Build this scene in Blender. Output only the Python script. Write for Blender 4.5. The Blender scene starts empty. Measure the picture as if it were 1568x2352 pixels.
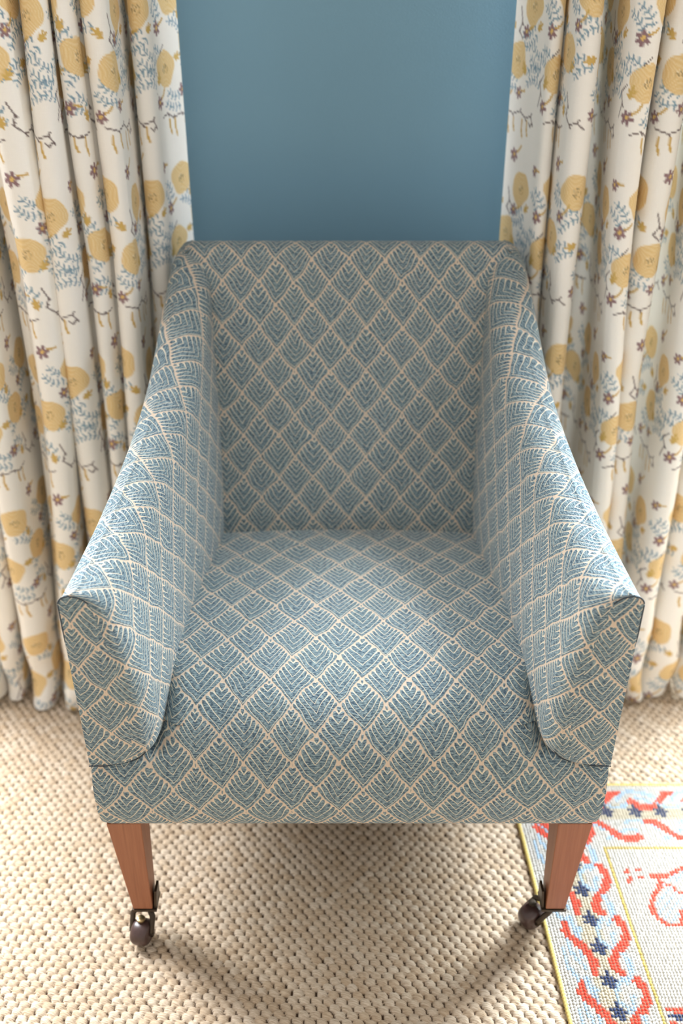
import bpy, math, random
import numpy as np
from mathutils import Vector

random.seed(7)
rng = np.random.default_rng(11)
SC = bpy.context.scene
COL = SC.collection
R = math.radians

# ------------------------------------------------------------------ camera, light, exposure
cam_d = bpy.data.cameras.new('camera')
cam = bpy.data.objects.new('camera', cam_d)
COL.objects.link(cam)
cam.location = (0, 0, 1.28)
cam.rotation_euler = (R(90 - 30.2), 0, 0)
cam_d.sensor_fit = 'VERTICAL'
cam_d.sensor_height = 36.0
cam_d.lens = 35.0
cam_d.clip_start = 0.02
cam_d.dof.use_dof = True
cam_d.dof.focus_distance = 1.29
cam_d.dof.aperture_fstop = 2.4
SC.camera = cam

SC.view_settings.view_transform = 'Standard'
SC.view_settings.look = 'None'
SC.view_settings.exposure = 0.50
SC.view_settings.gamma = 1.0
SC.view_settings.use_curve_mapping = False

world = bpy.data.worlds.new('world')
SC.world = world
world.use_nodes = True
wbg = world.node_tree.nodes['Background']
wbg.inputs[0].default_value = (1.0, 0.965, 0.915, 1)
wbg.inputs[1].default_value = 0.56


def area(name, loc, target, sx, sy, power, colour):
    d = bpy.data.lights.new(name, 'AREA')
    d.shape = 'RECTANGLE'
    d.size = sx
    d.size_y = sy
    d.energy = power
    d.color = colour
    o = bpy.data.objects.new(name, d)
    COL.objects.link(o)
    o.location = loc
    o.rotation_euler = (Vector(target) - Vector(loc)).to_track_quat('-Z', 'Y').to_euler()
    return o


# daylight standing in the two windows that flank the pier
area('window_daylight', (-1.25, 1.90, 1.40), (-0.35, 0.7, 0.2), 0.75, 1.4, 125, (0.91, 0.95, 1.0))
area('window_daylight', (1.22, 1.90, 1.40), (0.40, 0.7, 0.2), 0.75, 1.4, 192, (0.83, 0.92, 1.0))


# ------------------------------------------------------------------ helpers
def srgb(r, g, b):
    def f(c):
        c /= 255.0
        return c / 12.92 if c <= 0.04045 else ((c + 0.055) / 1.055) ** 2.4
    return (f(r), f(g), f(b))


def tag(o, label=None, cat=None, group=None, kind=None):
    if label:
        o['label'] = label
    if cat:
        o['category'] = cat
    if group:
        o['group'] = group
    if kind:
        o['kind'] = kind
    return o


def mesh_obj(name, verts, faces, mat, parent=None, uvs=None, smooth=True, origin=None, sharp=None):
    """verts Nx3 in world metres, faces list or Nx4 array, uvs per loop."""
    V = np.asarray(verts, dtype=np.float32)
    if origin is None:
        origin = (0, 0, 0)
        p = parent
        if p is not None:
            origin = WORLD_LOC[p.name]
    V = V - np.asarray(origin, dtype=np.float32)
    me = bpy.data.meshes.new(name)
    if isinstance(faces, np.ndarray):
        nf, k = faces.shape
        me.vertices.add(len(V))
        me.vertices.foreach_set('co', V.ravel())
        me.loops.add(nf * k)
        me.loops.foreach_set('vertex_index', faces.astype(np.int32).ravel())
        me.polygons.add(nf)
        me.polygons.foreach_set('loop_start', np.arange(0, nf * k, k, dtype=np.int32))
        me.polygons.foreach_set('loop_total', np.full(nf, k, dtype=np.int32))
        me.update(calc_edges=True)
    else:
        me.from_pydata([tuple(map(float, v)) for v in V], [], [tuple(int(i) for i in f) for f in faces])
        me.update()
    if smooth:
        me.polygons.foreach_set('use_smooth', np.ones(len(me.polygons), dtype=bool))
    if sharp is not None:
        me.set_sharp_from_angle(angle=R(sharp))
    if uvs is not None:
        ul = me.uv_layers.new(name='UVMap')
        ul.data.foreach_set('uv', np.asarray(uvs, dtype=np.float32).ravel())
    me.materials.append(mat)
    me.update()
    o = bpy.data.objects.new(name, me)
    COL.objects.link(o)
    WORLD_LOC[o.name] = tuple(origin)
    if parent is not None:
        o.parent = parent
        pl = WORLD_LOC[parent.name]
        o.location = tuple(a - b for a, b in zip(origin, pl))
    else:
        o.location = origin
    return o


WORLD_LOC = {}


def empty(name, loc, parent=None):
    o = bpy.data.objects.new(name, None)
    COL.objects.link(o)
    o.empty_display_size = 0.1
    WORLD_LOC[o.name] = tuple(loc)
    o.location = loc
    return o


class MB:
    """collects shapes into one mesh"""
    def __init__(self):
        self.v, self.f = [], []

    def add(self, vs, fs):
        b = len(self.v)
        self.v += [tuple(p) for p in vs]
        self.f += [tuple(i + b for i in f) for f in fs]

    def box(self, x0, x1, y0, y1, z0, z1):
        self.hexa([(x0, y0, z0), (x1, y0, z0), (x1, y1, z0), (x0, y1, z0)],
                  [(x0, y0, z1), (x1, y0, z1), (x1, y1, z1), (x0, y1, z1)])

    def hexa(self, lo, hi):
        self.add(list(lo) + list(hi), [(3, 2, 1, 0), (4, 5, 6, 7), (0, 1, 5, 4), (1, 2, 6, 5), (2, 3, 7, 6), (3, 0, 4, 7)])

    def tube(self, pts, r, n=8, closed=False):
        pts = [Vector(p) for p in pts]
        rings = []
        for i, p in enumerate(pts):
            t = (pts[min(i + 1, len(pts) - 1)] - pts[max(i - 1, 0)]).normalized()
            a = t.cross(Vector((0, 0, 1)))
            if a.length < 1e-3:
                a = t.cross(Vector((0, 1, 0)))
            a.normalize()
            b = t.cross(a)
            rr = r[i] if isinstance(r, (list, tuple)) else r
            rings.append([p + (a * math.cos(2 * math.pi * k / n) + b * math.sin(2 * math.pi * k / n)) * rr for k in range(n)])
        vs = [q for ring in rings for q in ring]
        fs = []
        for i in range(len(rings) - 1):
            for k in range(n):
                fs.append((i * n + k, i * n + (k + 1) % n, (i + 1) * n + (k + 1) % n, (i + 1) * n + k))
        fs.append(tuple(range(n))[::-1])
        fs.append(tuple(range((len(rings) - 1) * n, len(rings) * n)))
        self.add(vs, fs)

    def lathe(self, centre, axis, prof, n=28):
        """prof: list of (along axis, radius)"""
        c = Vector(centre)
        t = Vector(axis).normalized()
        a = t.cross(Vector((0, 0, 1)))
        if a.length < 1e-3:
            a = Vector((1, 0, 0))
        a.normalize()
        b = t.cross(a)
        vs, fs = [], []
        for (h, r) in prof:
            for k in range(n):
                w = 2 * math.pi * k / n
                vs.append(c + t * h + (a * math.cos(w) + b * math.sin(w)) * r)
        for i in range(len(prof) - 1):
            for k in range(n):
                fs.append((i * n + k, i * n + (k + 1) % n, (i + 1) * n + (k + 1) % n, (i + 1) * n + k))
        fs.append(tuple(range(n))[::-1])
        fs.append(tuple(range((len(prof) - 1) * n, len(prof) * n)))
        self.add(vs, fs)

    def obj(self, name, mat, parent=None, smooth=True, origin=None, sharp=35, bevel=0):
        o = mesh_obj(name, self.v, self.f, mat, parent, smooth=smooth, origin=origin, sharp=sharp if smooth else None)
        if bevel:
            m = o.modifiers.new('bevel', 'BEVEL')
            m.width = bevel
            m.segments = 2
            m.limit_method = 'ANGLE'
        return o


def catmull(P, n):
    """dense Catmull-Rom through P (centripetal-ish, uniform), n samples per span"""
    P = np.asarray(P, float)
    Q = np.vstack([2 * P[0] - P[1], P, 2 * P[-1] - P[-2]])
    t = np.linspace(0, 1, n, endpoint=False)[:, None]
    out = []
    for i in range(1, len(Q) - 2):
        p0, p1, p2, p3 = Q[i - 1], Q[i], Q[i + 1], Q[i + 2]
        out.append(0.5 * (2 * p1 + (p2 - p0) * t + (2 * p0 - 5 * p1 + 4 * p2 - p3) * t ** 2 + (3 * p1 - p0 - 3 * p2 + p3) * t ** 3))
    out.append(P[-1:])
    return np.vstack(out)


def grid_faces(nr, nc):
    i = np.arange(nr - 1)[:, None] * nc + np.arange(nc - 1)[None, :]
    return np.stack([i, i + 1, i + nc + 1, i + nc], axis=-1).reshape(-1, 4)


# ------------------------------------------------------------------ node expression helper
class NT:
    def __init__(self, name):
        self.mat = bpy.data.materials.new(name)
        self.mat.use_nodes = True
        self.t = self.mat.node_tree
        self.t.nodes.clear()
        self.out = self.t.nodes.new('ShaderNodeOutputMaterial')

    def node(self, kind, **props):
        n = self.t.nodes.new(kind)
        for k, v in props.items():
            setattr(n, k, v)
        return n

    def put(self, sock, val):
        if isinstance(val, X):
            self.t.links.new(val.s, sock)
        elif isinstance(val, bpy.types.NodeSocket):
            self.t.links.new(val, sock)
        else:
            sock.default_value = val

    def m(self, op, *a, clamp=False):
        n = self.node('ShaderNodeMath', operation=op)
        n.use_clamp = clamp
        for i, v in enumerate(a):
            self.put(n.inputs[i], v)
        return X(self, n.outputs[0])

    def mix(self, fac, a, b, blend='MIX'):
        n = self.node('ShaderNodeMix', data_type='RGBA', blend_type=blend)
        self.put(n.inputs[0], fac)
        for s, v in ((n.inputs[6], a), (n.inputs[7], b)):
            if isinstance(v, (tuple, list)):
                v = tuple(v)[:3] + (1.0,)
            self.put(s, v)
        return n.outputs[2]

    def comb(self, x, y, z=0.0):
        n = self.node('ShaderNodeCombineXYZ')
        for i, v in enumerate((x, y, z)):
            self.put(n.inputs[i], v)
        return n.outputs[0]

    def noise(self, vec, scale, detail=2.0, rough=0.5, dim='3D'):
        n = self.node('ShaderNodeTexNoise', noise_dimensions=dim)
        if vec is not None:
            self.put(n.inputs['Vector'], vec)
        n.inputs['Scale'].default_value = scale
        n.inputs['Detail'].default_value = detail
        n.inputs['Roughness'].default_value = rough
        return X(self, n.outputs[0])

    def white(self, vec):
        n = self.node('ShaderNodeTexWhiteNoise', noise_dimensions='3D')
        self.put(n.inputs[0], vec)
        return X(self, n.outputs[0])

    def uv(self):
        n = self.node('ShaderNodeUVMap', uv_map='UVMap')
        s = self.node('ShaderNodeSeparateXYZ')
        self.put(s.inputs[0], n.outputs[0])
        return n.outputs[0], X(self, s.outputs[0]), X(self, s.outputs[1])

    def obco(self):
        n = self.node('ShaderNodeTexCoord')
        return n.outputs['Object']

    def attr(self, name):
        n = self.node('ShaderNodeAttribute', attribute_name=name)
        return n.outputs['Color'], X(self, n.outputs['Fac'])

    def bump(self, h, strength, dist):
        n = self.node('ShaderNodeBump')
        n.inputs['Strength'].default_value = strength
        n.inputs['Distance'].default_value = dist
        self.put(n.inputs['Height'], h)
        return n.outputs[0]

    def bsdf(self, base, rough=0.8, metal=0.0, normal=None, spec=0.5, sheen=0.0, coat=0.0):
        n = self.node('ShaderNodeBsdfPrincipled')
        if isinstance(base, (tuple, list)):
            base = tuple(base)[:3] + (1.0,)
        self.put(n.inputs['Base Color'], base)
        self.put(n.inputs['Roughness'], rough)
        n.inputs['Metallic'].default_value = metal
        n.inputs['Specular IOR Level'].default_value = spec
        n.inputs['Sheen Weight'].default_value = sheen
        n.inputs['Sheen Roughness'].default_value = 0.45
        n.inputs['Coat Weight'].default_value = coat
        if normal is not None:
            self.put(n.inputs['Normal'], normal)
        return n.outputs[0]

    def done(self, shader):
        self.t.links.new(shader, self.out.inputs[0])
        return self.mat


class X:
    def __init__(self, nt, s):
        self.nt, self.s = nt, s

    def __add__(self, o): return self.nt.m('ADD', self, o)
    __radd__ = __add__
    def __sub__(self, o): return self.nt.m('SUBTRACT', self, o)
    def __rsub__(self, o): return self.nt.m('SUBTRACT', o, self)
    def __mul__(self, o): return self.nt.m('MULTIPLY', self, o)
    __rmul__ = __mul__
    def __truediv__(self, o): return self.nt.m('DIVIDE', self, o)
    def __pow__(self, o): return self.nt.m('POWER', self, o)
    def fract(self): return self.nt.m('FRACT', self)
    def floor(self): return self.nt.m('FLOOR', self)
    def min(self, o): return self.nt.m('MINIMUM', self, o)
    def max(self, o): return self.nt.m('MAXIMUM', self, o)
    def step(self, e, soft):
        """0 below e, 1 above e, ramp of width soft"""
        return self.nt.m('MULTIPLY_ADD', self - e, 1.0 / soft, 0.5, clamp=True)


# ------------------------------------------------------------------ materials
def leaf_fabric(name, P=0.058, Q=0.068):
    nt = NT(name)
    uvv, u, v = nt.uv()
    d1 = nt.noise(uvv, 32.0, 1.0)
    sh = nt.node('ShaderNodeVectorMath', operation='ADD')
    nt.put(sh.inputs[0], uvv)
    sh.inputs[1].default_value = (3.7, 9.1, 0)
    d2 = nt.noise(sh.outputs[0], 28.0, 1.0)
    uu = u + (d1 - 0.5) * 0.010
    vv = v + (d2 - 0.5) * 0.010
    a = uu / P + vv / Q
    b = vv / Q - uu / P
    ca, cb = a.floor(), b.floor()
    rnd = nt.white(nt.comb(ca, cb, 1.0))
    fa, fb = a - ca, b - cb
    mn, mx = fa.min(fb), fa.max(fb)
    N = 5.6 + rnd * 1.9
    c = mn - (mx ** 4.0) * (0.10 * (1.0 - mn))
    t = (c * N + 0.30 + rnd * 0.3).fract()
    d = t.min(1.0 - t)                                  # 0 on a pale rib, .5 mid stripe
    rib_w = 0.060 + (mx ** 8.0) * 0.16
    line = (d - rib_w).step(0.0, 0.07)
    low = mn.step(0.024, 0.02)
    top = (mx + (0.5 - d) * 0.14).step(0.995, 0.03)
    mask = line * low * (1.0 - top)
    # stitches
    su = nt.comb(u / 0.0048, v / 0.0017, 0.0)
    dash = nt.noise(su, 1.0, 1.0, 0.6, '2D').step(0.5, 0.34)
    tone = nt.noise(uvv, 14.0, 2.0)
    blue = nt.mix(dash, srgb(65, 84, 101), srgb(143, 160, 163))
    blue = nt.mix((tone - 0.35) * 0.55, blue, srgb(110, 130, 128))
    thread = nt.noise(nt.comb(u / 0.0007, v / 0.02, 0.0), 1.0, 1.0, 0.5, '2D')
    ground = nt.mix(thread, srgb(198, 176, 154), srgb(216, 196, 175))
    rib = nt.mix(0.65, ground, srgb(218, 214, 194))
    inside = low * (1.0 - top)
    ground = nt.mix(inside, ground, rib)
    colr = nt.mix(mask, ground, blue)
    h = mask * 0.7 + mask * dash * 0.5 + thread * 0.1
    nrm = nt.bump(h, 0.55, 0.0016)
    return nt.done(nt.bsdf(colr, 0.9, normal=nrm, spec=0.12, sheen=0.15))


def simple(name, colour, rough=0.6, metal=0.0, var=0.15, scale=30.0, spec=0.5, bump=0.0, sheen=0.0):
    nt = NT(name)
    n = nt.noise(nt.obco(), scale, 3.0)
    c2 = tuple(max(0.0, c * (1 - 2 * var)) for c in colour)
    base = nt.mix(n, c2, tuple(min(1, c * (1 + var)) for c in colour))
    nrm = nt.bump(n, bump, 0.002) if bump else None
    return nt.done(nt.bsdf(base, rough, metal, normal=nrm, spec=spec, sheen=sheen))


def wood_mat():
    nt = NT('mahogany')
    co = nt.obco()
    mp = nt.node('ShaderNodeMapping')
    mp.inputs['Scale'].default_value = (260, 260, 9)
    nt.put(mp.inputs[0], co)
    g = nt.noise(mp.outputs[0], 1.0, 3.0, 0.6)
    mp2 = nt.node('ShaderNodeMapping')
    mp2.inputs['Scale'].default_value = (40, 40, 5)
    nt.put(mp2.inputs[0], co)
    g2 = nt.noise(mp2.outputs[0], 1.0, 3.0)
    base = nt.mix(g, srgb(118, 70, 46), srgb(172, 112, 78))
    base = nt.mix((g2 - 0.3) * 0.7, base, srgb(150, 90, 62))
    return nt.done(nt.bsdf(base, 0.42, normal=nt.bump(g, 0.15, 0.001), spec=0.4))


def wall_mat():
    nt = NT('blue_wall_paint')
    co = nt.obco()
    n = nt.noise(co, 650.0, 2.0)
    n2 = nt.noise(co, 4.0, 2.0)
    base = nt.mix(n2, srgb(106, 139, 156), srgb(112, 146, 163))
    return nt.done(nt.bsdf(base, 0.75, normal=nt.bump(n, 0.25, 0.001), spec=0.25))


def curtain_mat():
    nt = NT('printed_linen')
    colr, _ = nt.attr('print')
    uvv, u, v = nt.uv()
    w1 = nt.noise(nt.comb(u / 0.0012, v / 0.012, 0.0), 1.0, 1.0, 0.5, '2D')
    w2 = nt.noise(nt.comb(u / 0.012, v / 0.0012, 5.0), 1.0, 1.0, 0.5, '2D')
    w = w1 + w2
    colr = nt.mix(0.10, colr, nt.mix(w * 0.5, (0.5, 0.45, 0.38), (0.95, 0.92, 0.85)))
    slub = nt.noise(nt.comb(u / 0.05, v / 0.35, 2.0), 1.0, 2.0, 0.5, '2D')
    nrm = nt.bump(w * 0.3 + slub * 2.0, 0.35, 0.002)
    p = nt.bsdf(colr, 0.9, normal=nrm, spec=0.1, sheen=0.08)
    tr = nt.node('ShaderNodeBsdfTranslucent')
    nt.put(tr.inputs[0], nt.mix(1.0, colr, (1.0, 0.96, 0.90), 'MULTIPLY'))
    mx = nt.node('ShaderNodeMixShader')
    mx.inputs[0].default_value = 0.07
    nt.t.links.new(p, mx.inputs[1])
    nt.t.links.new(tr.outputs[0], mx.inputs[2])
    return nt.done(mx.outputs[0])


def sisal_mat():
    nt = NT('woven_sisal')
    co = nt.obco()
    colr, _ = nt.attr('yarn')
    s = nt.node('ShaderNodeSeparateXYZ')
    nt.put(s.inputs[0], co)
    x, y = X(nt, s.outputs[0]), X(nt, s.outputs[1])
    st = nt.noise(nt.comb(x / 0.011 + y / 0.03, y / 0.0017 + x / 0.006, 0.0), 1.0, 2.0, 0.6, '2D')
    base = nt.mix(st.step(0.5, 0.5), nt.mix(1.0, colr, (0.62, 0.56, 0.50), 'MULTIPLY'), colr)
    return nt.done(nt.bsdf(base, 0.8, normal=nt.bump(st, 0.7, 0.0022), spec=0.25))


def attr_mat(name, attr, rough=0.9):
    nt = NT(name)
    colr, _ = nt.attr(attr)
    n = nt.noise(nt.obco(), 900.0, 2.0)
    base = nt.mix(n * 0.35, colr, nt.mix(1.0, colr, (0.72, 0.70, 0.68), 'MULTIPLY'))
    return nt.done(nt.bsdf(base, rough, normal=nt.bump(n, 0.3, 0.001), spec=0.1))


M_leaf = leaf_fabric('leaf_weave')
M_wood = wood_mat()
M_brass = simple('aged_brass', srgb(78, 66, 54), 0.45, 0.7, 0.25, 60)
M_bright = simple('worn_brass', srgb(190, 165, 120), 0.35, 0.9, 0.15, 60)
M_wheel = simple('dark_wood_wheel', srgb(74, 52, 48), 0.35, 0.0, 0.25, 120, 0.6)
M_seam = simple('seam_thread', srgb(58, 66, 74), 0.9, 0.0, 0.2, 300)
M_white = simple('white_paint', srgb(236, 233, 226), 0.4, 0.0, 0.02, 8)
M_curtain = curtain_mat()
M_sisal = sisal_mat()
M_rug = attr_mat('rug_wool', 'wool')
M_yellow = simple('yellow_wool', srgb(196, 172, 100), 0.9, 0.0, 0.12, 300)
M_under = simple('dust_cloth', srgb(70, 68, 66), 0.95, 0.0, 0.1, 60)
M_wall = wall_mat()


def glass_mat():
    nt = NT('window_glass')
    g = nt.node('ShaderNodeBsdfTransparent')
    g.inputs[0].default_value = (0.96, 0.98, 0.97, 1)
    gl = nt.node('ShaderNodeBsdfGlossy')
    gl.inputs['Roughness'].default_value = 0.02
    mx = nt.node('ShaderNodeMixShader')
    mx.inputs[0].default_value = 0.06
    nt.t.links.new(g.outputs[0], mx.inputs[1])
    nt.t.links.new(gl.outputs[0], mx.inputs[2])
    return nt.done(mx.outputs[0])


M_glass = glass_mat()


def set_attr(o, name, cols):
    a = o.data.color_attributes.new(name, 'FLOAT_COLOR', 'POINT')
    C = np.ones((len(cols), 4), dtype=np.float32)
    C[:, :3] = cols
    a.data.foreach_set('color', C.ravel())


# ------------------------------------------------------------------ the room: pier wall between two windows
WY = 1.75
WX0, WX1 = 0.76, 1.72
wb = MB()
wb.box(-WX0, WX0, WY, WY + 0.16, 0, 2.6)
for s in (-1, 1):
    x0, x1 = sorted((s * WX0, s * WX1))
    wb.box(x0, x1, WY, WY + 0.16, 0, 0.42)
    wb.box(x0, x1, WY, WY + 0.16, 2.3, 2.6)
    x0, x1 = sorted((s * WX1, s * 2.6))
    wb.box(x0, x1, WY, WY + 0.16, 0, 2.6)
tag(wb.obj('wall_back', M_wall, smooth=False), kind='structure')

bb = MB()
bb.box(-2.6, 2.6, WY - 0.018, WY, 0.0, 0.13)
bb.box(-2.6, 2.6, WY - 0.012, WY, 0.13, 0.145)
tag(bb.obj('baseboard_back', M_white, smooth=False), kind='structure')

for i, s in enumerate((-1, 1)):
    x0, x1 = sorted((s * WX0, s * WX1))
    wf = MB()
    wf.box(x0, x0 + 0.05, WY + 0.05, WY + 0.11, 0.42, 2.3)
    wf.box(x1 - 0.05, x1, WY + 0.05, WY + 0.11, 0.42, 2.3)
    wf.box(x0 + 0.05, x1 - 0.05, WY + 0.05, WY + 0.11, 0.42, 0.48)
    wf.box(x0 + 0.05, x1 - 0.05, WY + 0.05, WY + 0.11, 2.25, 2.3)
    wf.box(x0 + 0.05, x1 - 0.05, WY + 0.055, WY + 0.105, 1.34, 1.38)
    xm = (x0 + x1) / 2
    wf.box(xm - 0.012, xm + 0.012, WY + 0.06, WY + 0.10, 0.48, 1.34)
    wf.box(xm - 0.012, xm + 0.012, WY + 0.06, WY + 0.10, 1.38, 2.25)
    wo = tag(wf.obj('window_%d' % (i + 1), M_white, smooth=False, origin=(xm, WY + 0.08, 0.42)), kind='structure')
    g = MB()
    g.box(x0 + 0.04, x1 - 0.04, WY + 0.078, WY + 0.082, 0.47, 2.26)
    g.obj('pane', M_glass, wo, smooth=False)

# ------------------------------------------------------------------ floor: sisal loop weave, real nubs where the picture looks
xs = np.concatenate([np.arange(-2.6, -0.74, 0.31), np.arange(-0.74, 0.74, 0.0017), np.arange(0.74, 2.61, 0.31)])
ys = np.concatenate([np.arange(-1.2, 0.74, 0.38), np.arange(0.74, 1.64, 0.0015), np.array([1.64, 1.75, 1.91])])
GX, GY = np.meshgrid(xs, ys)
PX, PY = 0.0168, 0.0104          # nub pitch across and along
skew = 0.035                     # rows drift a little
RY = GY + skew * GX


def nub_layer(off_row):
    """height of the nubs whose row number has this parity"""
    r = np.round((RY / PY - off_row) / 2) * 2 + off_row
    shift = 0.5 * off_row + 0.10 * np.sin(r * 0.13) + 0.04 * np.sin(r * 1.71)
    k = np.round(GX / PX - shift)
    hsh = np.abs(np.sin(r * 127.1 + k * 311.7) * 43758.5453) % 1.0
    hs2 = np.abs(np.sin(r * 269.5 + k * 183.3) * 28631.17) % 1.0
    cx = (k + shift + (hsh - 0.5) * 0.08) * PX
    cy = (r + (hs2 - 0.5) * 0.10) * PY
    dx, dy = (GX - cx) / (0.0079), (RY - cy + (GX - cx) * 0.16) / (0.0074)
    q = 1 - np.abs(dx) ** 2.3 - np.abs(dy) ** 2.2
    return np.sqrt(np.clip(q, 0, 1)) * (0.0056 + 0.0006 * hsh), hsh


hA, tA = nub_layer(0)
hB, tB = nub_layer(1)
Hh = np.maximum(hA, hB)
tone = np.where(hA > hB, tA, tB)
fine = (np.abs(GX) < 0.742) & (GY > 0.738) & (GY < 1.641)
Hh = np.where(fine, Hh, 0.004) - 0.0060
yarn_hi = np.array(srgb(222, 205, 184))
yarn_lo = np.array(srgb(205, 182, 155))
weft_shade = np.array(srgb(80, 58, 42))  # dark backing yarn, deepened to paint shade into the gaps between nubs
tc = yarn_lo + (yarn_hi - yarn_lo) * tone[..., None]
back = (np.maximum(hA, hB) < 0.0012)[..., None] & fine[..., None]
tc = np.where(back, weft_shade, tc)
floor = mesh_obj('floor', np.stack([GX, GY, Hh], -1).reshape(-1, 3), grid_faces(len(ys), len(xs)), M_sisal)
set_attr(floor, 'yarn', tc.reshape(-1, 3))
tag(floor, kind='structure')
del GX, GY, RY, hA, hB, Hh, tc


# ------------------------------------------------------------------ curtains: printed linen in deep pleats
TW, TH_ = 0.290, 0.262            # repeat of the print
PXM = 0.0006


class Tile:
    def __init__(self, w, h, base):
        self.w, self.h = w, h
        self.nx, self.ny = int(round(w / PXM)), int(round(h / PXM))
        self.img = np.tile(np.asarray(base, float), (self.ny, self.nx, 1))

    def win(self, x0, x1, y0, y1):
        i = np.arange(int(x0 / PXM) - 3, int(x1 / PXM) + 4)
        j = np.arange(int(y0 / PXM) - 3, int(y1 / PXM) + 4)
        Xg, Yg = np.meshgrid(i * PXM, j * PXM)
        return i % self.nx, j % self.ny, Xg, Yg

    def blend(self, i, j, alpha, colour):
        idx = np.ix_(j, i)
        a = np.clip(alpha, 0, 1)[..., None]
        self.img[idx] = self.img[idx] * (1 - a) + np.asarray(colour) * a

    def seg(self, pts, r, colour, alpha=1.0):
        for (xa, ya), (xb, yb) in zip(pts[:-1], pts[1:]):
            i, j, Xg, Yg = self.win(min(xa, xb) - r, max(xa, xb) + r, min(ya, yb) - r, max(ya, yb) + r)
            dx, dy = xb - xa, yb - ya
            L = dx * dx + dy * dy + 1e-12
            t = np.clip(((Xg - xa) * dx + (Yg - ya) * dy) / L, 0, 1)
            d = np.hypot(Xg - xa - t * dx, Yg - ya - t * dy)
            self.blend(i, j, alpha * np.clip((r - d) / PXM + 0.5, 0, 1), colour)

    def blob(self, cx, cy, rx, ry, rot, ph):
        m = max(rx, ry) * 1.2
        i, j, Xg, Yg = self.win(cx - m, cx + m, cy - m, cy + m)
        c, s = math.cos(rot), math.sin(rot)
        x, y = ((Xg - cx) * c + (Yg - cy) * s) / rx, (-(Xg - cx) * s + (Yg - cy) * c) / ry
        ang = np.arctan2(y, x)
        rad = (np.abs(x) ** 2.4 + np.abs(y) ** 2.4) ** (1 / 2.4) / (1 + 0.05 * np.sin(3 * ang + ph) + 0.035 * np.sin(5 * ang + 2 * ph))
        a = np.clip((1 - rad) / 0.03, 0, 1)
        ring = 0.5 + 0.5 * np.sin(rad * 46 + 1.3 * np.sin(2 * ang + ph))
        ca, cb = np.array(srgb(227, 192, 128)), np.array(srgb(238, 214, 166))
        colr = ca + (cb - ca) * (ring ** 2 * 0.8)[..., None]
        idx = np.ix_(j, i)
        self.img[idx] = self.img[idx] * (1 - a[..., None]) + colr * a[..., None]
        # scribbled heart of the bloom
        sc = [(-.26, -.16), (-.20, .14), (-.08, -.10), (.02, .22), (.10, -.06), (.22, .12), (.26, -.14), (.08, -.30), (-.14, -.28)]
        dk = srgb(132, 106, 60)
        P = [(cx + (px * c - py * s) * rx, cy + (px * s + py * c) * ry) for px, py in sc]
        self.seg(P[:7], 0.0007, dk, 0.75)
        self.seg(P[6:], 0.0007, srgb(172, 138, 80), 0.7)
        self.seg([P[1], P[3]], 0.0006, srgb(246, 232, 200), 0.8)

    def flower(self, cx, cy, r, rot):
        pu = srgb(132, 96, 104)
        for k in range(6):
            w = rot + k * math.pi / 3
            self.seg([(cx + 0.3 * r * math.cos(w), cy + 0.3 * r * math.sin(w)), (cx + 0.85 * r * math.cos(w), cy + 0.85 * r * math.sin(w))], 0.27 * r, pu)
        self.seg([(cx, cy), (cx + 0.1 * r, cy + 0.1 * r)], 0.26 * r, srgb(224, 186, 100))

    def stroke(self, x0, y0, x1, y1, r=0.0019):
        mx, my = (x0 + x1) / 2 + (y1 - y0) * 0.08, (y0 + y1) / 2 - (x1 - x0) * 0.08
        self.seg([(x0, y0), (mx, my), (x1, y1)], r, srgb(203, 164, 74))

    def sprig(self, x0, y0, x1, y1, bend):
        bl = srgb(122, 158, 176)
        bl2 = srgb(100, 136, 160)
        dx, dy = x1 - x0, y1 - y0
        L = math.hypot(dx, dy)
        nx, ny = -dy / L, dx / L
        P = []
        n = max(4, int(L / 0.0075))
        for k in range(n + 1):
            t = k / n
            o = bend * 4 * t * (1 - t)
            P.append((x0 + dx * t + nx * o, y0 + dy * t + ny * o))
        self.seg(P, 0.0006, bl)
        for k in range(1, n + 1):
            tx, ty = P[k][0] - P[k - 1][0], P[k][1] - P[k - 1][1]
            l = math.hypot(tx, ty)
            tx, ty = tx / l, ty / l
            for sgn in (1, -1):
                qx = P[k][0] - tx * 0.003 + sgn * (-ty) * 0.0058
                qy = P[k][1] - ty * 0.003 + sgn * tx * 0.0058
                self.seg([P[k], (qx, qy)], 0.00125, bl2 if (k + (sgn > 0)) % 2 else bl)

    def double_sprig(self, x0, y0, x1, y1, bend, gap=0.017):
        dx, dy = x1 - x0, y1 - y0
        L = math.hypot(dx, dy)
        nx, ny = -dy / L * gap, dx / L * gap
        self.sprig(x0, y0, x1, y1, bend)
        self.sprig(x0 + nx + dx * 0.08, y0 + ny + dy * 0.08, x1 + nx * 0.9 - dx * 0.1, y1 + ny * 0.9 - dy * 0.1, bend)

    def branch(self, pts, r=0.0011):
        br = srgb(92, 72, 74)
        self.seg(pts, r, br)
        for k in range(1, len(pts) - 1):
            self.seg([pts[k], (pts[k][0] + 0.003, pts[k][1] + 0.004 * (-1) ** k)], r * 1.2, br)

    def cluster(self, x, y, rot):
        c = srgb(206, 168, 80)
        for k, l in ((-1, .008), (0, .012), (1, .008)):
            w = rot + k * 0.65
            self.seg([(x, y), (x + l * math.cos(w), y + l * math.sin(w))], 0.0019, c)
        self.seg([(x, y), (x - .006 * math.cos(rot), y - .006 * math.sin(rot))], 0.0009, c)
        for k in (-1, 1):
            w = rot + k * 0.9
            bx, by = x - .004 * math.cos(rot), y - .004 * math.sin(rot)
            self.seg([(bx, by), (bx + .006 * math.cos(w), by + .006 * math.sin(w))], 0.0016, c)


tile = Tile(TW, TH_, srgb(246, 242, 235))
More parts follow.
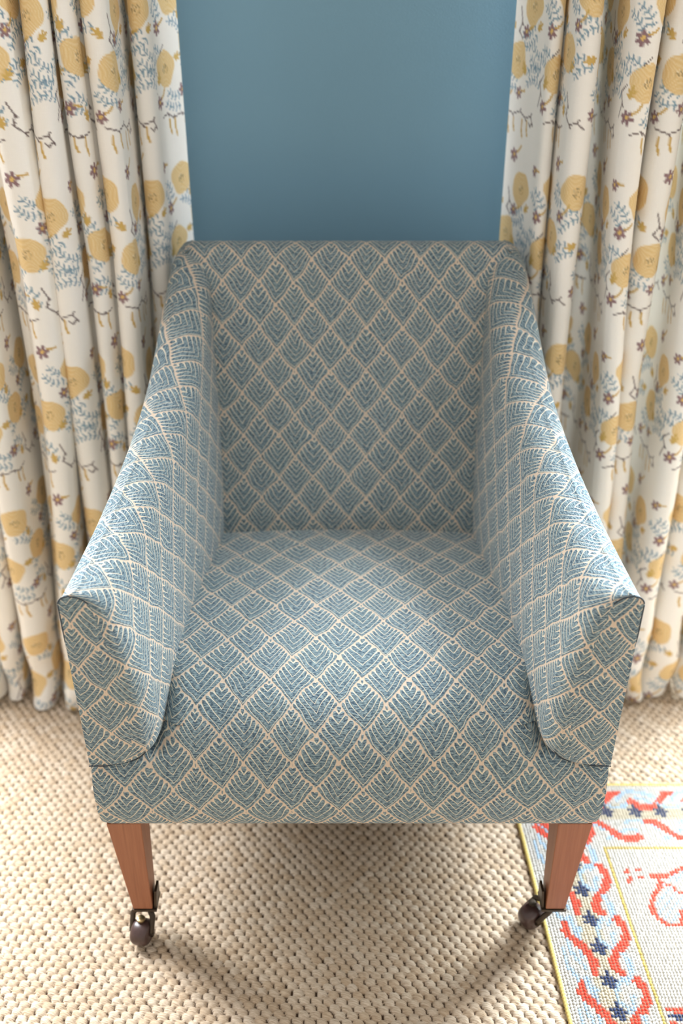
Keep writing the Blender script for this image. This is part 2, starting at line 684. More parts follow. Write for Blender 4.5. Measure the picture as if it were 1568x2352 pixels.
# blue leaf sprays first, blooms over them
for a in ((.030, .172, .068, .146, .010), (.118, .150, .160, .176, .008), (.196, .140, .240, .154, -.008), (.262, .196, .292, .166, .006),
          (.062, .100, .104, .118, .010), (.150, .096, .186, .078, -.008), (.214, .082, .262, .088, .010), (.012, .062, .050, .052, -.006),
          (.084, .212, .118, .196, -.008), (.254, .124, .298, .104, .008), (.222, .128, .262, .112, -.006), (.052, .066, .096, .060, .010), (.118, .104, .146, .124, .008)):
    tile.double_sprig(*a)
# twigs
tile.branch([(.000, .040), (.016, .044), (.030, .036), (.052, .041), (.070, .034), (.090, .040)])
tile.branch([(.100, .088), (.108, .072), (.104, .058), (.118, .046), (.132, .050), (.142, .042)])
tile.branch([(.160, .046), (.182, .040), (.204, .046), (.222, .038), (.240, .043), (.246, .034), (.240, .028), (.234, .033)])
tile.branch([(.186, .190), (.192, .170), (.184, .158), (.196, .148)])
tile.branch([(.016, .140), (.004, .128), (.010, .118), (-.004, .110)])
tile.branch([(.262, .060), (.270, .080), (.264, .094), (.276, .104)])
for x, l in ((.020, .020), (.034, .024), (.062, .018), (.078, .024), (.170, .022), (.186, .018), (.212, .024), (.228, .020)):
    tile.stroke(x, .034, x + 0.003, .034 - l)
for cx, cy, rx, ry, rot, ph in ((.038, .206, .027, .025, .3, 0.4), (.142, .214, .026, .027, 1.1, 1.7), (.226, .194, .028, .026, .6, 2.9),
                                (.086, .140, .026, .029, 1.3, 4.0), (.186, .118, .025, .027, .2, 5.1), (.016, .108, .026, .025, .8, 2.2)):
    tile.blob(cx, cy, rx * 0.98, ry * 0.98, rot, ph)
for cx, cy, r, rot in ((.088, .248, .0125, .2), (.196, .242, .012, .7), (.272, .230, .010, .1), (.000, .164, .0115, .5), (.116, .176, .010, .9),
                       (.206, .158, .011, .3), (.060, .074, .0115, .0), (.156, .060, .011, .6), (.196, .072, .010, .2), (.282, .062, .0115, .8)):
    r *= .86
    tile.flower(cx, cy, r, rot)
    tile.stroke(cx + r * .8, cy + r * .5, cx + r * 2.0, cy + r * 1.0 + (rot - .4) * .02, .0017)
for x, y, rot in ((.062, .178, 1.6), (.168, .166, 2.4), (.246, .166, .5), (.108, .120, 1.0), (.210, .104, 2.0), (.284, .092, 1.3), (.048, .122, .2), (.146, .134, 3.4), (.090, .060, 1.8)):
    tile.cluster(x, y, rot)


def sample_tile(u, v):
    fx, fy = (u % TW) / PXM, (v % TH_) / PXM
    i0, j0 = np.floor(fx).astype(int), np.floor(fy).astype(int)
    a, b = (fx - i0)[..., None], (fy - j0)[..., None]
    I = tile.img
    g = lambda j, i: I[j % tile.ny, i % tile.nx]
    return (g(j0, i0) * (1 - a) + g(j0, i0 + 1) * a) * (1 - b) + (g(j0 + 1, i0) * (1 - a) + g(j0 + 1, i0 + 1) * a) * b


def curtain(plan, drift, u_off, v_off, seed, label):
    rg = np.random.default_rng(seed)
    P = np.asarray(plan, float)
    dense = catmull(P, 40)
    ds = np.hypot(*np.diff(dense, axis=0).T)
    s = np.concatenate([[0], np.cumsum(ds)])
    n = int(s[-1] / 0.0023)
    si = np.linspace(0, s[-1], n)
    bx, by = np.interp(si, s, dense[:, 0]), np.interp(si, s, dense[:, 1])
    z = np.concatenate([np.arange(0.003, 1.28, 0.0024), np.linspace(1.29, 2.38, 24)])
    S, Z = np.meshgrid(si, z)
    sgn = np.sign(P[-1, 0])
    Xc = np.tile(bx, (len(z), 1))
    Yc = np.tile(by, (len(z), 1))
    reach = np.clip((np.abs(Xc) - 0.27) / 0.12, 0, 1)
    dz = drift(Z)
    Xc = Xc + sgn * dz * np.clip((np.abs(Xc) - 0.25) / 0.1, 0, 1)
    for k in range(4):                       # slow wander of the pleats up the drop
        f, ph, am = rg.uniform(2.5, 7), rg.uniform(0, 6.3), rg.uniform(.0012, .0028)
        Xc += am * np.sin(f * Z + ph + 9 * S) * reach
        Yc += 1.5 * am * np.sin(f * 1.3 * Z + 2 * ph + 13 * S) * reach
    low = np.clip((0.22 - Z) / 0.22, 0, 1)
    for k in range(3):                       # the break where the cloth meets the floor
        ph = rg.uniform(0, 6.3)
        Yc += 0.007 * low * np.sin(36 * Z + ph + 22 * S) * reach
        Xc += 0.003 * low * np.sin(30 * Z + 2 * ph + 17 * S) * reach
    Zc = Z + 0.006 * (0.5 + 0.5 * np.sin(31 * S + seed)) * np.clip((0.3 - Z) / 0.3, 0, 1)
    V = np.stack([Xc, Yc, Zc], -1).reshape(-1, 3)
    F = grid_faces(len(z), n)
    if sgn > 0:
        F = F[:, ::-1]
    uvp = np.stack([S, Z], -1).reshape(-1, 2)
    o = mesh_obj('curtain', V, F, M_curtain, uvs=uvp[F.ravel()], origin=(float(P[:, 0].mean()), 1.55, 0.0))
    set_attr(o, 'print', sample_tile(S * sgn + u_off, Z + v_off).reshape(-1, 3))
    tag(o, label, 'curtain', 'printed curtains either side of the armchair')
    return o


def pleat(xl, xr, yf, bl, br):
    """one rounded roll of cloth between xl and xr, its crevices going back by bl and br"""
    w = xr - xl
    P = []
    if bl:
        P.append((xl + 0.0015, yf + bl))
        if bl > 0.07:
            P.append((xl - 0.0010, yf + bl * 0.55))
    P += [(xl - 0.0005, yf + 0.026), (xl + 0.10 * w, yf + 0.009), (xl + 0.32 * w, yf + 0.001), (xl + 0.66 * w, yf), (xl + 0.90 * w, yf + 0.009), (xr + 0.0005, yf + 0.026)]
    if br:
        if br > 0.07:
            P.append((xr + 0.0010, yf + br * 0.55))
        P.append((xr - 0.0015, yf + br))
    return P


def plan(sgn, *parts):
    out = []
    for p in parts:
        out += p if isinstance(p, list) else [p]
    return [(sgn * x, y) for x, y in out]


left_plan = plan(-1, (.250, 1.690), (.256, 1.678), (.264, 1.662), (.272, 1.645), pleat(.277, .309, 1.582, .035, .125),
                 pleat(.318, .353, 1.500, .180, .032), pleat(.3565, .3845, 1.488, .034, .040), pleat(.388, .427, 1.468, .050, .185),
                 pleat(.437, .485, 1.452, .190, 0), (.494, 1.500), (.503, 1.512), (.510, 1.530), (.5115, 1.60),
                 pleat(.5185, .560, 1.458, .150, .160), pleat(.569, .607, 1.464, .150, .060), pleat(.612, .653, 1.468, .055, .150),
                 pleat(.662, .705, 1.476, .140, .060), pleat(.710, .765, 1.486, .050, 0))
right_plan = plan(1, (.267, 1.690), (.273, 1.678), (.281, 1.660), (.290, 1.638), (.298, 1.612), pleat(.302, .328, 1.572, 0, 0), (.329, 1.592),
                  pleat(.331, .367, 1.515, 0, .130), (.368, 1.660), (.378, 1.692), (.391, 1.698), (.404, 1.690),
                  pleat(.408, .446, 1.474, .170, .085), pleat(.4505, .491, 1.500, .055, .110), (.500, 1.662), (.508, 1.655),
                  pleat(.5145, .554, 1.464, .120, .070), pleat(.558, .611, 1.478, .055, .130),
                  pleat(.620, .668, 1.474, .130, .060), pleat(.673, .722, 1.482, .060, .120), pleat(.731, .770, 1.486, .110, 0))
curtain(left_plan, lambda Z: 0.036 * np.clip((0.85 - Z) / 0.85, 0, 1), 0.06, 0.055, 3,
        'cream curtain with yellow flower print hanging left of the armchair')
curtain(right_plan, lambda Z: 0.038 * (0.82 - np.minimum(Z, 1.3)) / 1.2, 0.17, 0.055, 5,
        'cream curtain with yellow flower print hanging right of the armchair')


# ------------------------------------------------------------------ the armchair
CX = 0.011
chair = empty('armchair', (CX, 1.26, 0.0))
tag(chair, 'upholstered armchair in blue and cream leaf weave on tapered wooden legs', 'armchair')

YF = 0.946                                        # front plane of the arms


def lerp(x, tab):
    return float(np.interp(x, [t[0] for t in tab], [t[1] for t in tab]))


def smooth_tab(tab):
    D = catmull(tab, 12)
    return [tuple(d) for d in D]


OUT = [(.94, .3415), (1.60, .2705)]
CROWN = smooth_tab([(.94, .617), (1.02, .626), (1.10, .637), (1.21, .660), (1.30, .688), (1.36, .716), (1.41, .750), (1.47, .796), (1.53, .836), (1.575, .850), (1.61, .851)])
INB = smooth_tab([(.94, .252), (.96, .250), (1.05, .237), (1.16, .228), (1.28, .214), (1.40, .204), (1.50, .203), (1.61, .210)])
INT = smooth_tab([(.94, .276), (1.05, .264), (1.16, .252), (1.28, .236), (1.40, .221), (1.50, .216), (1.61, .214)])
ZB = 0.352


def arm_section(Y, inset, tuck):
    """(dist from centre line, z) from the inner bottom over the top to the outer bottom, always the same count"""
    xo, zc = lerp(Y, OUT), lerp(Y, CROWN)
    xb, xt = lerp(Y, INB) + inset, lerp(Y, INT) + inset
    w = xo - xt
    ri, rz = 0.62 * w, min(0.046, 0.6 * w)
    ro = min(0.018, 0.3 * w)
    zc -= tuck
    pts = []
    rb = 0.034
    for k in range(7):                                   # rounded inner bottom corner
        a = k / 6 * math.pi / 2
        pts.append((xb + rb - rb * math.sin(a), ZB + rb - rb * math.cos(a)))
    z0, z1 = ZB + rb, zc - rz
    for k in range(1, 22):                               # inner face, slightly bowed
        t = k / 21
        x = xb + (xt - xb) * (t ** 1.2) - 0.006 * math.sin(math.pi * t)
        pts.append((x, z0 + (z1 - z0) * t))
    for k in range(1, 13):                               # roll over to the crown
        a = k / 12 * math.pi / 2
        pts.append((xt + ri * (1 - math.cos(a)), z1 + rz * math.sin(a)))
    xs_, xe = xt + ri, xo - ro
    for k in range(1, 5):
        t = k / 4
        pts.append((xs_ + (xe - xs_) * t, zc + 0.0015 * math.sin(math.pi * t)))
    for k in range(1, 9):
        a = k / 8 * math.pi / 2
        pts.append((xe + ro * math.sin(a), zc - ro * (1 - math.cos(a))))
    z2 = zc - ro
    for k in range(1, 15):
        t = k / 14
        pts.append((xo - 0.005 * t, z2 + (ZB - z2) * t))
    return np.array(pts)


def make_arm(s):
    rf = 0.026
    rows = []
    for k in range(9):                                   # inner front edge turns through a quarter circle
        a = (1 - k / 8) * math.pi / 2
        rows.append((YF + rf * (1 - math.sin(a)), rf * (1 - math.cos(a)), 0.0025 * max(0, 1 - k / 1.5)))
    for Y in np.linspace(YF + rf, 1.605, 60)[1:]:
        rows.append((float(Y), 0.0, 0.0))
    secs = [arm_section(Y, i, t) for Y, i, t in rows]
    npt = len(secs[0])
    path = [0.0]
    for (Ya, ia, _), (Yb, ib, _) in zip(rows[:-1], rows[1:]):
        path.append(path[-1] + math.hypot(Yb - Ya, ib - ia))
    V, UVv = [], []
    u_edge = secs[0][20][0]
    for r, sec in enumerate(secs):
        L = np.concatenate([[0], np.cumsum(np.hypot(*np.diff(sec, axis=0).T))])
        v0 = ZB + 0.006
        for p, (x, z) in enumerate(sec):
            V.append((CX + s * x, rows[r][0], z))
            vv = ZB + L[p] - 0.020
            UVv.append((CX + s * (u_edge - path[r]), vv))
    F, UV = [], []
    for r in range(len(secs) - 1):
        for p in range(npt - 1):
            q = (r * npt + p, r * npt + p + 1, (r + 1) * npt + p + 1, (r + 1) * npt + p)
            if s < 0:
                q = q[::-1]
            F.append(q)
            UV += [UVv[i] for i in q]
    # front panel: strips between the inner and the outer run of the first section
    base = len(V)
    sec = secs[0]
    top_i = 7 + 21 + 12 + 2
    inner = sec[:top_i + 1]
    outer = sec[top_i:][::-1]
    li = np.concatenate([[0], np.cumsum(np.hypot(*np.diff(inner, axis=0).T))])
    lo = np.concatenate([[0], np.cumsum(np.hypot(*np.diff(outer, axis=0).T))])
    m, q = 44, 10
    for k in range(m):
        t = k / (m - 1)
        a = [np.interp(t * li[-1], li, inner[:, c]) for c in (0, 1)]
        b = [np.interp(t * lo[-1], lo, outer[:, c]) for c in (0, 1)]
        for j in range(q):
            w = j / (q - 1)
            x, z = a[0] + (b[0] - a[0]) * w, a[1] + (b[1] - a[1]) * w
            pad = 0.0035 * math.sin(math.pi * w) * min(1, 4 * (1 - t)) * min(1, 4 * t)
            V.append((CX + s * x, YF - pad, z))
            UVv.append((CX + s * x, z))
    for k in range(m - 1):
        for j in range(q - 1):
            f = (base + k * q + j, base + (k + 1) * q + j, base + (k + 1) * q + j + 1, base + k * q + j + 1)
            if s > 0:
                f = f[::-1]
            F.append(f[::-1])
            UV += [UVv[i] for i in f[::-1]]
    # rear cap
    n0 = (len(secs) - 1) * npt
    f = tuple(range(n0, n0 + npt))
    if s < 0:
        f = f[::-1]
    F.append(f)
    UV += [UVv[i] for i in f]
    o = mesh_obj('arm', V, F, M_leaf, chair, uvs=UV, origin=(CX + s * 0.30, 1.26, 0.5))
    # seams: over the top of the front panel and along its foot
    mb = MB()
    i0 = 7 + 21 + 3
    pts = [(CX + s * x, YF + 0.0005, z + 0.0004) for x, z in sec[i0:-11]]
    mb.tube(pts, [0.0003] + [0.0011] * (len(pts) - 2) + [0.0008], 8)
    mb.obj('seam', M_seam, o)['label'] = 'dark seam over the arm front'
    mb = MB()
    pts = [(CX + s * x, rows[4][0] - 0.0012, z - 0.0006) for x, z in secs[4][:5][::-1]]
    pts = pts + [(CX + s * (secs[4][0][0] + t * (0.3363 - secs[4][0][0])), YF - 0.0016 + (rows[4][0] - YF) * max(0, 1 - 2.2 * t), ZB - 0.0006) for t in np.linspace(0.1, 1.0, 10)]
    mb.tube(pts, 0.0007, 8)
    mb.obj('seam', M_seam, o)['label'] = 'dark seam along the foot of the arm front'
    return o


make_arm(-1)
make_arm(1)

# seat with its rolled front rail: one piece of cloth from back to underside
prof = catmull([(1.44, .420), (1.41, .424), (1.33, .432), (1.24, .437), (1.15, .436), (1.08, .430), (1.03, .418), (.99, .396), (.963, .362), (.948, .325),
                (.9415, .290), (.9425, .262), (.951, .240), (.968, .228), (.99, .226), (1.03, .226), (1.25, .228), (1.55, .230)], 6)
L = np.concatenate([[0], np.cumsum(np.hypot(*np.diff(prof, axis=0).T))])
i_front = int(np.argmin(np.abs(prof[:, 1] - .30) + (prof[:, 0] > 1.0) * 9))
V, UVv = [], []
nx = 61
for i, (y, z) in enumerate(prof):
    under = z < 0.2285 and y > 0.97
    hw_out = lerp(max(y, .945), OUT) - 0.0022 - 0.0055 * min(1, max(0, (.352 - z) / .12))
    hw_in = lerp(max(y, .945), INB) + 0.045
    top = z > 0.36
    hw = min(hw_in, hw_out) if top else hw_out
    if top and y < 0.975:
        hw = hw_out - 0.012
    for k in range(nx):
        t = 2 * k / (nx - 1) - 1
        x = t * hw
        edge = max(0.0, (abs(t) - 0.965) / 0.035)
        if z > .346 and y < 1.08:                        # tucks in behind the arm fronts
            q = min(1, max(0, (abs(x) - (lerp(max(y, .945), INB) - .020)) / .026)) * min(1, (z - .346) / .02) * min(1, (1.08 - y) / .08)
            y2 = y + .034 * q * q * (3 - 2 * q)
        else:
            y2 = y
        crown = 0.010 * (1 - t * t) if (top and y > 1.0) else (0.010 * (1 - t * t) * max(0, (z - .30) / .11) if not under else 0)
        roll = 0.0025 * edge ** 2 if not top else 0
        V.append((CX + x, y2 + roll, z + crown))
        UVv.append(((CX + x + 0.003) * .935, (-L[i] + L[i_front] + 0.312) * .955))
F = grid_faces(len(prof), nx)[:, ::-1]
nprof = len(prof)
side_faces = [tuple(int(c) for c in f) for f in F]
lft = [i * nx for i in range(nprof)]
rgt = [i * nx + nx - 1 for i in range(nprof)]
side_faces.append(tuple(lft))
side_faces.append(tuple(rgt[::-1]))
side_faces.append(tuple(range((nprof - 1) * nx, nprof * nx))[::-1] + tuple(range(0, nx)))
UV = [UVv[i] for f in side_faces for i in f]
seat = mesh_obj('seat', V, side_faces, M_leaf, chair, uvs=UV, origin=(CX, 1.2, 0.3), sharp=50)

# side and rear rails behind the arms, covered in the same cloth
for s in (-1, 1):
    mb = MB()
    lo = [(CX + s * .300, .990, .228), (CX + s * .336, .990, .228), (CX + s * .274, 1.60, .228), (CX + s * .20, 1.60, .228)]
    hi = [(x, y, .372) for x, y, z in lo]
    if s < 0:
        lo, hi = lo[::-1], hi[::-1]
    mb.hexa(lo, hi)
    rail = mb.obj('side_rail', M_leaf, chair, smooth=False)
    ul = rail.data.uv_layers.new(name='UVMap')
    for lp in rail.data.loops:
        co = rail.data.vertices[lp.vertex_index].co
        ul.data[lp.index].uv = (co.y + co.x, co.z)

# backrest
bp = catmull([(1.375, .360), (1.392, .42), (1.404, .47), (1.436, .56), (1.467, .65), (1.500, .74), (1.530, .815), (1.543, .841), (1.554, .854), (1.570, .8585), (1.589, .855),
              (1.602, .843), (1.606, .82), (1.600, .70), (1.585, .50), (1.572, .34), (1.565, .235)], 8)
L = np.concatenate([[0], np.cumsum(np.hypot(*np.diff(bp, axis=0).T))])
V, UVv = [], []
nx = 49
for i, (y, z) in enumerate(bp):
    front = i < 8 * 8
    for k in range(nx):
        t = 2 * k / (nx - 1) - 1
        hw = np.interp(z, [.36, .6, .80, .865], [.232, .234, .247, .259])
        bulge = 0.008 * (1 - t ** 2) * math.sin(math.pi * min(1, max(0, (z - .40) / .46))) if front else 0
        e = max(0.0, (abs(t) - 0.93) / 0.07)
        V.append((CX + t * hw, y - bulge + (0.004 * e * e if front else -0.004 * e * e), z - (0.007 * e * e if z > .84 else 0)))
        UVv.append(((t * hw) * 1.03, 0.512 + L[i]))
Fb = [tuple(int(c) for c in f) for f in grid_faces(len(bp), nx)]
nb = len(bp)
Fb.append(tuple(i * nx for i in range(nb))[::-1])
Fb.append(tuple(i * nx + nx - 1 for i in range(nb)))
Fb.append(tuple(range((nb - 1) * nx, nb * nx)) + tuple(range(0, nx))[::-1])
mesh_obj('backrest', V, Fb, M_leaf, chair, uvs=[UVv[i] for f in Fb for i in f], origin=(CX, 1.5, 0.6), sharp=50)

mb = MB()
mb.hexa([(CX - .31, .985, .219), (CX + .31, .985, .219), (CX + .25, 1.56, .219), (CX - .25, 1.56, .219)],
        [(CX - .31, .985, .2245), (CX + .31, .985, .2245), (CX + .25, 1.56, .2245), (CX - .25, 1.56, .2245)])
mb.obj('dust_cover', M_under, chair, smooth=False)


def front_leg(s, wheel_off, axis, tilt):
    x_in, x_out_t, x_out_b = .283, .331, .312
    zt, zb = .232, .060
    y0t, y0b = .957, .955
    y1t, y1b = 1.004, .985
    P = lambda x, y, z: (CX + s * x, y, z)
    lo = [P(x_in + .001, y0b, zb), P(x_out_b, y0b, zb), P(x_out_b, y1b, zb), P(x_in + .001, y1b, zb)]
    hi = [P(x_in + .001, y0t, zt), P(x_out_t, y0t, zt), P(x_out_t, y1t, zt), P(x_in, y1t, zt)]
    if s < 0:
        lo, hi = lo[::-1], hi[::-1]
    mb = MB()
    mb.hexa(lo, hi)
    leg = mb.obj('leg', M_wood, chair, smooth=False, origin=(CX + s * .297, .975, .06), bevel=0.0012)
    # metal shoe: plate under the foot and an upstand on the inner face
    mb = MB()
    x0, x1 = sorted((CX + s * (x_in - .005), CX + s * (x_out_b + .002)))
    mb.box(x0, x1, y0b - .0015, y1b + .002, zb - .0045, zb - .0003)
    x0, x1 = sorted((CX + s * (x_in - .0045), CX + s * (x_in - .0008)))
    mb.hexa([(x0, y0b + .002, zb - .002), (x1, y0b + .002, zb - .002), (x1, y1b + .001, zb - .002), (x0, y1b + .001, zb - .002)],
            [(x0 - s * .002, y0b + .006, zb + .030), (x1 - s * .002, y0b + .006, zb + .030), (x1 - s * .002, y1b - .004, zb + .030), (x0 - s * .002, y1b - .004, zb + .030)])
    mb.obj('castor_plate', M_brass, leg, smooth=False, bevel=0.0006)
    # fork and wheel
    wc = Vector((CX + s * .298 + wheel_off[0], .968 + wheel_off[1], .0195))
    ax = Vector(axis).normalized()
    mb = MB()
    top = Vector((CX + s * .298, .972, zb - .004))
    mb.tube([top + Vector((0, 0, .001)), top - Vector((0, 0, .008))], .0085, 14)
    for q in (-1, 1):
        mb.tube([top - Vector((0, 0, .005)) + ax * q * .004, top * .45 + wc * .55 + ax * q * .0152 + Vector((0, 0, .008)), wc + ax * q * .0152 + Vector((0, 0, .004)), wc + ax * q * .0152 - Vector((0, 0, .003))], [.0050, .0042, .0040, .0034], 10)
    mb.tube([wc - ax * .0185, wc + ax * .0185], .0028, 12)
    mb.obj('castor_fork', M_brass, leg, sharp=40)['label'] = 'dark brass fork of the castor'
    mb = MB()
    pr = [(-.0130, .006), (-.0130, .0135), (-.0114, .0168), (-.0068, .0190), (0, .0196), (.0068, .0190), (.0114, .0168), (.0130, .0135), (.0130, .006)]
    mb.lathe(wc, ax, pr)
    mb.obj('castor_wheel', M_wheel, leg, sharp=50)['label'] = 'dark brown castor wheel'
    mb = MB()
    mb.lathe(wc + Vector((0, 0.004, .0235)), (0, 0, 1), [(-.004, .002), (-.002, .0062), (.001, .0062), (.002, .004)], 16)
    mb.obj('castor_bearing', M_bright if s < 0 else M_brass, leg)
    return leg


front_leg(-1, (-.004, -.020, 0), (1, -.25, 0), 0)
front_leg(1, (-.027, .008, 0), (-.45, 1, 0), 0)
for s in (-1, 1):
    mb = MB()
    P = lambda x, y, z: (CX + s * x, y, z)
    lo = [P(.225, 1.575, 0.0), P(.250, 1.575, 0.0), P(.250, 1.600, 0.0), P(.225, 1.600, 0.0)]
    hi = [P(.215, 1.530, .240), P(.258, 1.530, .240), P(.258, 1.575, .240), P(.215, 1.575, .240)]
    if s < 0:
        lo, hi = lo[::-1], hi[::-1]
    mb.hexa(lo, hi)
    mb.obj('leg', M_wood, chair, smooth=False, origin=(CX + s * .237, 1.56, 0), bevel=0.0012)

# ------------------------------------------------------------------ the needlework rug
ST = 0.0048
NC, NR = 122, 128
RX0, RY0 = 0.2905, 1.2515          # left edge and far edge
SK = 0.045                         # the left edge wanders towards the right as it nears the camera
white = np.array(srgb(207, 203, 197))
offw = np.array(srgb(200, 189, 168))
red = np.array(srgb(222, 92, 74))
lblue = np.array(srgb(176, 199, 219))
navy = np.array(srgb(66, 76, 106))
yel = np.array(srgb(204, 182, 108))
img = np.tile(white, (NR, NC, 1))
jj, ii = np.mgrid[0:NR, 0:NC].astype(float)


def rline(pts, r, colour, only=None):
    for (xa, ya), (xb, yb) in zip(pts[:-1], pts[1:]):
        dx, dy = xb - xa, yb - ya
        t = np.clip(((ii - xa) * dx + (jj - ya) * dy) / (dx * dx + dy * dy + 1e-9), 0, 1)
        d = np.hypot(ii - xa - t * dx, jj - ya - t * dy)
        m = d <= r
        if only is not None:
            m &= only
        img[m] = colour


BW, BH = 26, 28                    # border width in stitches: along the sides, across the ends
border = (ii < BW) | (jj < BH)
img[border & (((ii % 200 > 9) & (ii % 200 < 17) & (jj > 16)) & (ii < BW) | ((jj > 8) & (jj < 16) & (ii > 10)))] = offw


def scroll(pts, r, colour):
    rline(catmull(pts, 6), r, colour)


PB = 20.6
for k in range(-3, 5):
    o = k * PB
    side = [p for p in (
        (0.72, lblue, [(7.4, 55), (8.4, 60), (8.9, 65), (8.0, 69)]),
        (0.72, lblue, [(2.8, 66), (3.0, 71), (4.6, 75.5), (7.4, 78.5), (10, 80)]),
        (0.72, lblue, [(18.4, 55.5), (15.4, 59), (15.2, 63), (17.6, 66)]),
        (0.72, lblue, [(20.4, 47), (21.6, 51), (21.0, 55), (18.8, 57.5)]),
        (0.60, lblue, [(5.2, 63), (5.6, 68), (8.2, 72.5)]),
        (0.60, lblue, [(19.6, 61), (18.6, 66), (19.2, 69)]),
        (1.30, red, [(5.6, 57.6), (5.4, 61), (8.2, 64.6), (10.6, 68.6), (10.6, 74)]),
        (1.30, red, [(22.2, 56), (23.6, 60.5), (21.4, 65.2), (17.8, 69.2), (16.8, 72.4), (18.2, 74.2)]))]
    for r, c, P in side:
        scroll([(x, y + o) for x, y in P], r, c)
PT = 19.3
for k in range(-2, 6):
    o = k * PT
    for r, c, P in (
            (0.72, lblue, [(36, 7), (38.5, 3.6), (43, 2.6), (48, 4.2), (50.5, 6.5)]),
            (0.72, lblue, [(31, 8.5), (34, 9.8), (38, 9.4), (41, 7)]),
            (0.72, lblue, [(36, 17), (40, 15.8), (45, 17.6), (47, 20)]),
            (0.72, lblue, [(28, 24.2), (32, 22), (36, 20), (39, 20.4)]),
            (0.60, lblue, [(43, 5.6), (46, 6.6), (48, 8.4)]),
            (1.30, red, [(40.8, 7.2), (44, 10.2), (48.6, 9.2), (52, 6), (54.4, 3.6), (57.4, 3.6)]),
            (1.30, red, [(24.6, 16.6), (26.8, 16.8), (29.6, 19.7), (32.8, 23.0), (36, 24.2), (39.4, 23.2)])):
        scroll([(x + o, y) for x, y in P], r, c)
img[(jj < BH) & (ii < 3)] = white
for k in range(-2, 9):             # navy cross-stitch flowers down the middle of the border
    for cx, cy in ((13.6, 45.3 + 10.5 * k), (31 + 9.6 * k, 12.4)):
        x0, y0 = int(round(cx)), int(round(cy))
        if cy > 14 and cy < 18 and cx < 20 or cx < 20 and cy < 14:
            continue
        for dx, dy in ((0, -3), (0, -2), (-2, -1), (-1, -1), (0, -1), (1, -1), (-1, 0), (0, 0), (1, 0), (2, 0), (-2, 1), (-1, 1), (0, 1), (1, 1), (0, 2), (1, 2)):
            if 0 <= x0 + dx < NC and 0 <= y0 + dy < NR:
                img[y0 + dy, x0 + dx] = navy
img[(ii == BW) & (jj >= BH)] = yel
img[(jj == BH) & (ii >= BW)] = yel
# field motif: red outlined leaf shape filled with pale blue stitches, dashed twig, striped band
bird = [(39.7, 41.0), (39.5, 44.3), (36.2, 47.5), (34.5, 51.1), (34.4, 54.1), (35.8, 56.8), (37.3, 58.0), (41.7, 58.0), (43.6, 52.8),
        (47, 52), (50, 56), (55, 57), (58, 53), (57, 48), (52, 45), (46.5, 47.0), (43.1, 43.8)]
poly = np.zeros_like(ii, bool)
for (xa, ya), (xb, yb) in zip(bird, bird[1:] + bird[:1]):
    c = ((ya > jj) != (yb > jj)) & (ii < (xb - xa) * (jj - ya) / (yb - ya + 1e-9) + xa)
    poly ^= c
img[poly & ((ii + jj) % 3 == 0)] = lblue
rline(bird[:9], 0.62, red)
rline(bird[8:] + bird[:1], 0.62, red, (ii + jj) % 3 > 0)
rline([(28.4, 38.4), (29.5, 37.7), (32.4, 37.2), (36.6, 37.4), (38.2, 39.6)], 0.6, red, ii % 4 > 1)
rline([(38.2, 39.6), (43.3, 39.6), (47.2, 37.2), (50.3, 35.7), (58, 34), (66, 36)], 0.7, red)
rline([(28.4, 41.5), (29.9, 41.5), (31.1, 40.0), (33.2, 39.6), (37.4, 40.0), (39.6, 40.0)], 0.6, red, ii % 4 > 1)
rline([(44, 42), (47, 39), (52, 38), (56, 40)], 0.9, lblue, (ii + jj) % 2 > 0)
for r0, c0 in ((86, red), (88, navy), (90.5, red), (92.5, navy)):
    rline([(27.8, r0), (34, r0 + .9), (60, r0 + 2), (90, r0 - 2)], 0.8, c0)
rline([(40, 100), (60, 106), (84, 102), (100, 112)], 1.0, lblue)
rline([(44, 108), (62, 114), (90, 110)], 1.0, red)

# every stitch a slanted tuft of wool
na, nrg = 8, 3
ang = np.arange(na) / na * 2 * np.pi
tv = [(0.0, 0.0, 1.0)]
for rr, hz in ((0.45, .86), (0.82, .50), (1.0, 0.0)):
    for w in ang:
        tv.append((rr * math.cos(w), rr * math.sin(w), hz))
tv = np.array(tv)
tf = []
for k in range(na):
    tf.append((0, 1 + k, 1 + (k + 1) % na, 1 + (k + 1) % na))
for r in range(nrg - 1):
    for k in range(na):
        a, b = 1 + r * na + k, 1 + r * na + (k + 1) % na
        tf.append((a, a + na, b + na, b))
tri = [f for f in tf if f[2] == f[3]]
quad = np.array([f for f in tf if f[2] != f[3]])
tri = np.array(tri)[:, :3]
cells_i, cells_j = ii.ravel(), jj.ravel()
n = len(cells_i)
jx, jy, jh = rng.normal(0, .00022, n), rng.normal(0, .00022, n), rng.uniform(.85, 1.15, n)
half = np.where(cells_j % 2 == 0, 0.0, 0.5) * 0
cx = RX0 + (cells_i + .5 + half) * ST + jx
cy = RY0 - (cells_j + .5) * ST + jy
lean = np.where((cells_i < BW), np.where(cells_i % 2 == 0, .65, -.65), np.where(cells_j % 2 == 0, .35, -.35)) + rng.normal(0, .08, n)
cl, sl = np.cos(lean), np.sin(lean)
ax_, by_ = ST * 0.46, ST * 0.66
lx, ly = tv[None, :, 0] * ax_, tv[None, :, 1] * by_
Xr = cx[:, None] + lx * cl[:, None] - ly * sl[:, None]
Yr = cy[:, None] + lx * sl[:, None] + ly * cl[:, None]
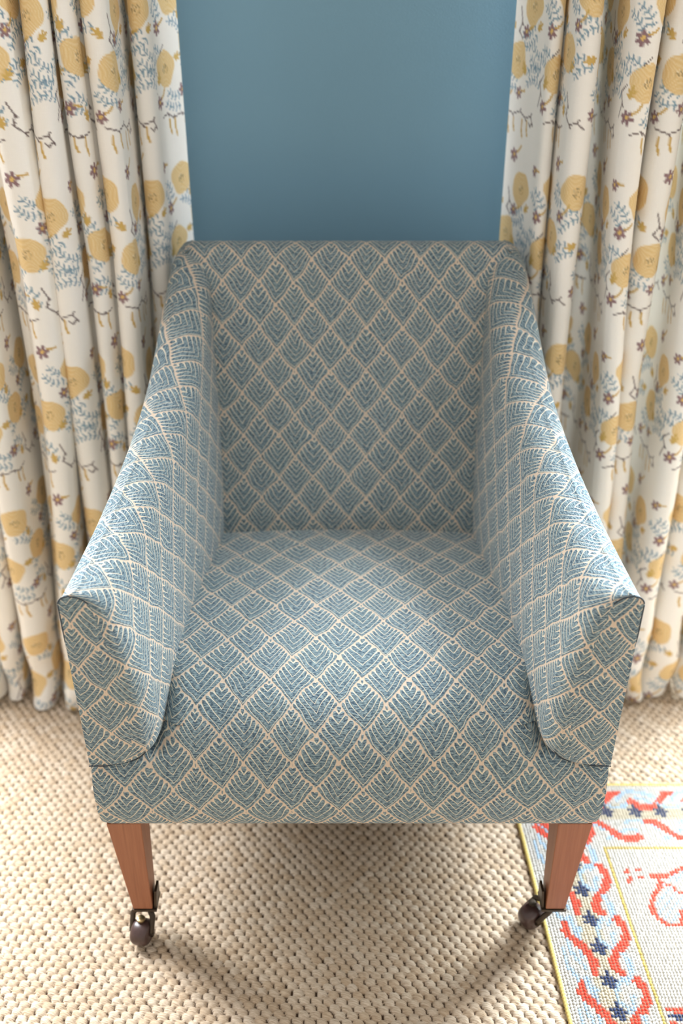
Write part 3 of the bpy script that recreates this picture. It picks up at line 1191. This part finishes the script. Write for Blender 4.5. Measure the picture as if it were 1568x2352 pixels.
Zr = 0.0032 + tv[None, :, 2] * 0.0030 * jh[:, None]
Xr += SK * (RY0 - Yr)
nv = len(tv)
V = np.stack([Xr, Yr, Zr], -1).reshape(-1, 3)
off = (np.arange(n) * nv)[:, None, None]
tris = np.concatenate([(tri[None] + off).reshape(-1, 3)] +
                      [(quad[:, [0, 1, 2]][None] + off).reshape(-1, 3), (quad[:, [0, 2, 3]][None] + off).reshape(-1, 3)])
colv = img.reshape(-1, 3) * rng.uniform(.90, 1.05, (n, 1))
# woven backing under the stitches
w, d = NC * ST, NR * ST
bv = []
for zz in (0.0, 0.0036):
    for x, y in ((0, 0), (w, 0), (w, -d), (0, -d)):
        bv.append((RX0 + x - SK * y, RY0 + y, zz + 0.0002))
b0 = len(V)
bf = []
for f in ((4, 5, 6, 7), (0, 1, 5, 4), (1, 2, 6, 5), (2, 3, 7, 6), (3, 0, 4, 7), (0, 3, 2, 1)):
    bf += [(f[0], f[2], f[1]), (f[0], f[3], f[2])]
V = np.vstack([V, np.array(bv)])
tris = np.vstack([tris, np.array(bf) + b0])
rug = mesh_obj('rug', V, tris, M_rug, origin=(RX0 + w / 2, RY0 - d / 2, 0.0))
set_attr(rug, 'wool', np.vstack([np.repeat(colv, nv, axis=0), np.tile(np.array(srgb(150, 140, 122)), (8, 1))]))
tag(rug, 'cream needlework rug with red and pale blue scroll border under the right leg', 'rug')
mb = MB()


def binding(p, q):
    L = math.dist(p, q)
    k = int(L / 0.0016)
    mb.tube([(p[0] + (q[0] - p[0]) * i / k, p[1] + (q[1] - p[1]) * i / k, 0.0038) for i in range(k + 1)],
            [0.0031 + 0.0006 * math.sin(i * 1.9) for i in range(k + 1)], 8)


binding((RX0, RY0), (RX0 + SK * d, RY0 - d))
binding((RX0, RY0), (RX0 + w, RY0))
binding((RX0 + w, RY0), (RX0 + w + SK * d, RY0 - d))
binding((RX0 + SK * d, RY0 - d), (RX0 + w + SK * d, RY0 - d))
mb.obj('binding', M_yellow, rug, sharp=60)['label'] = 'yellow bound edge'
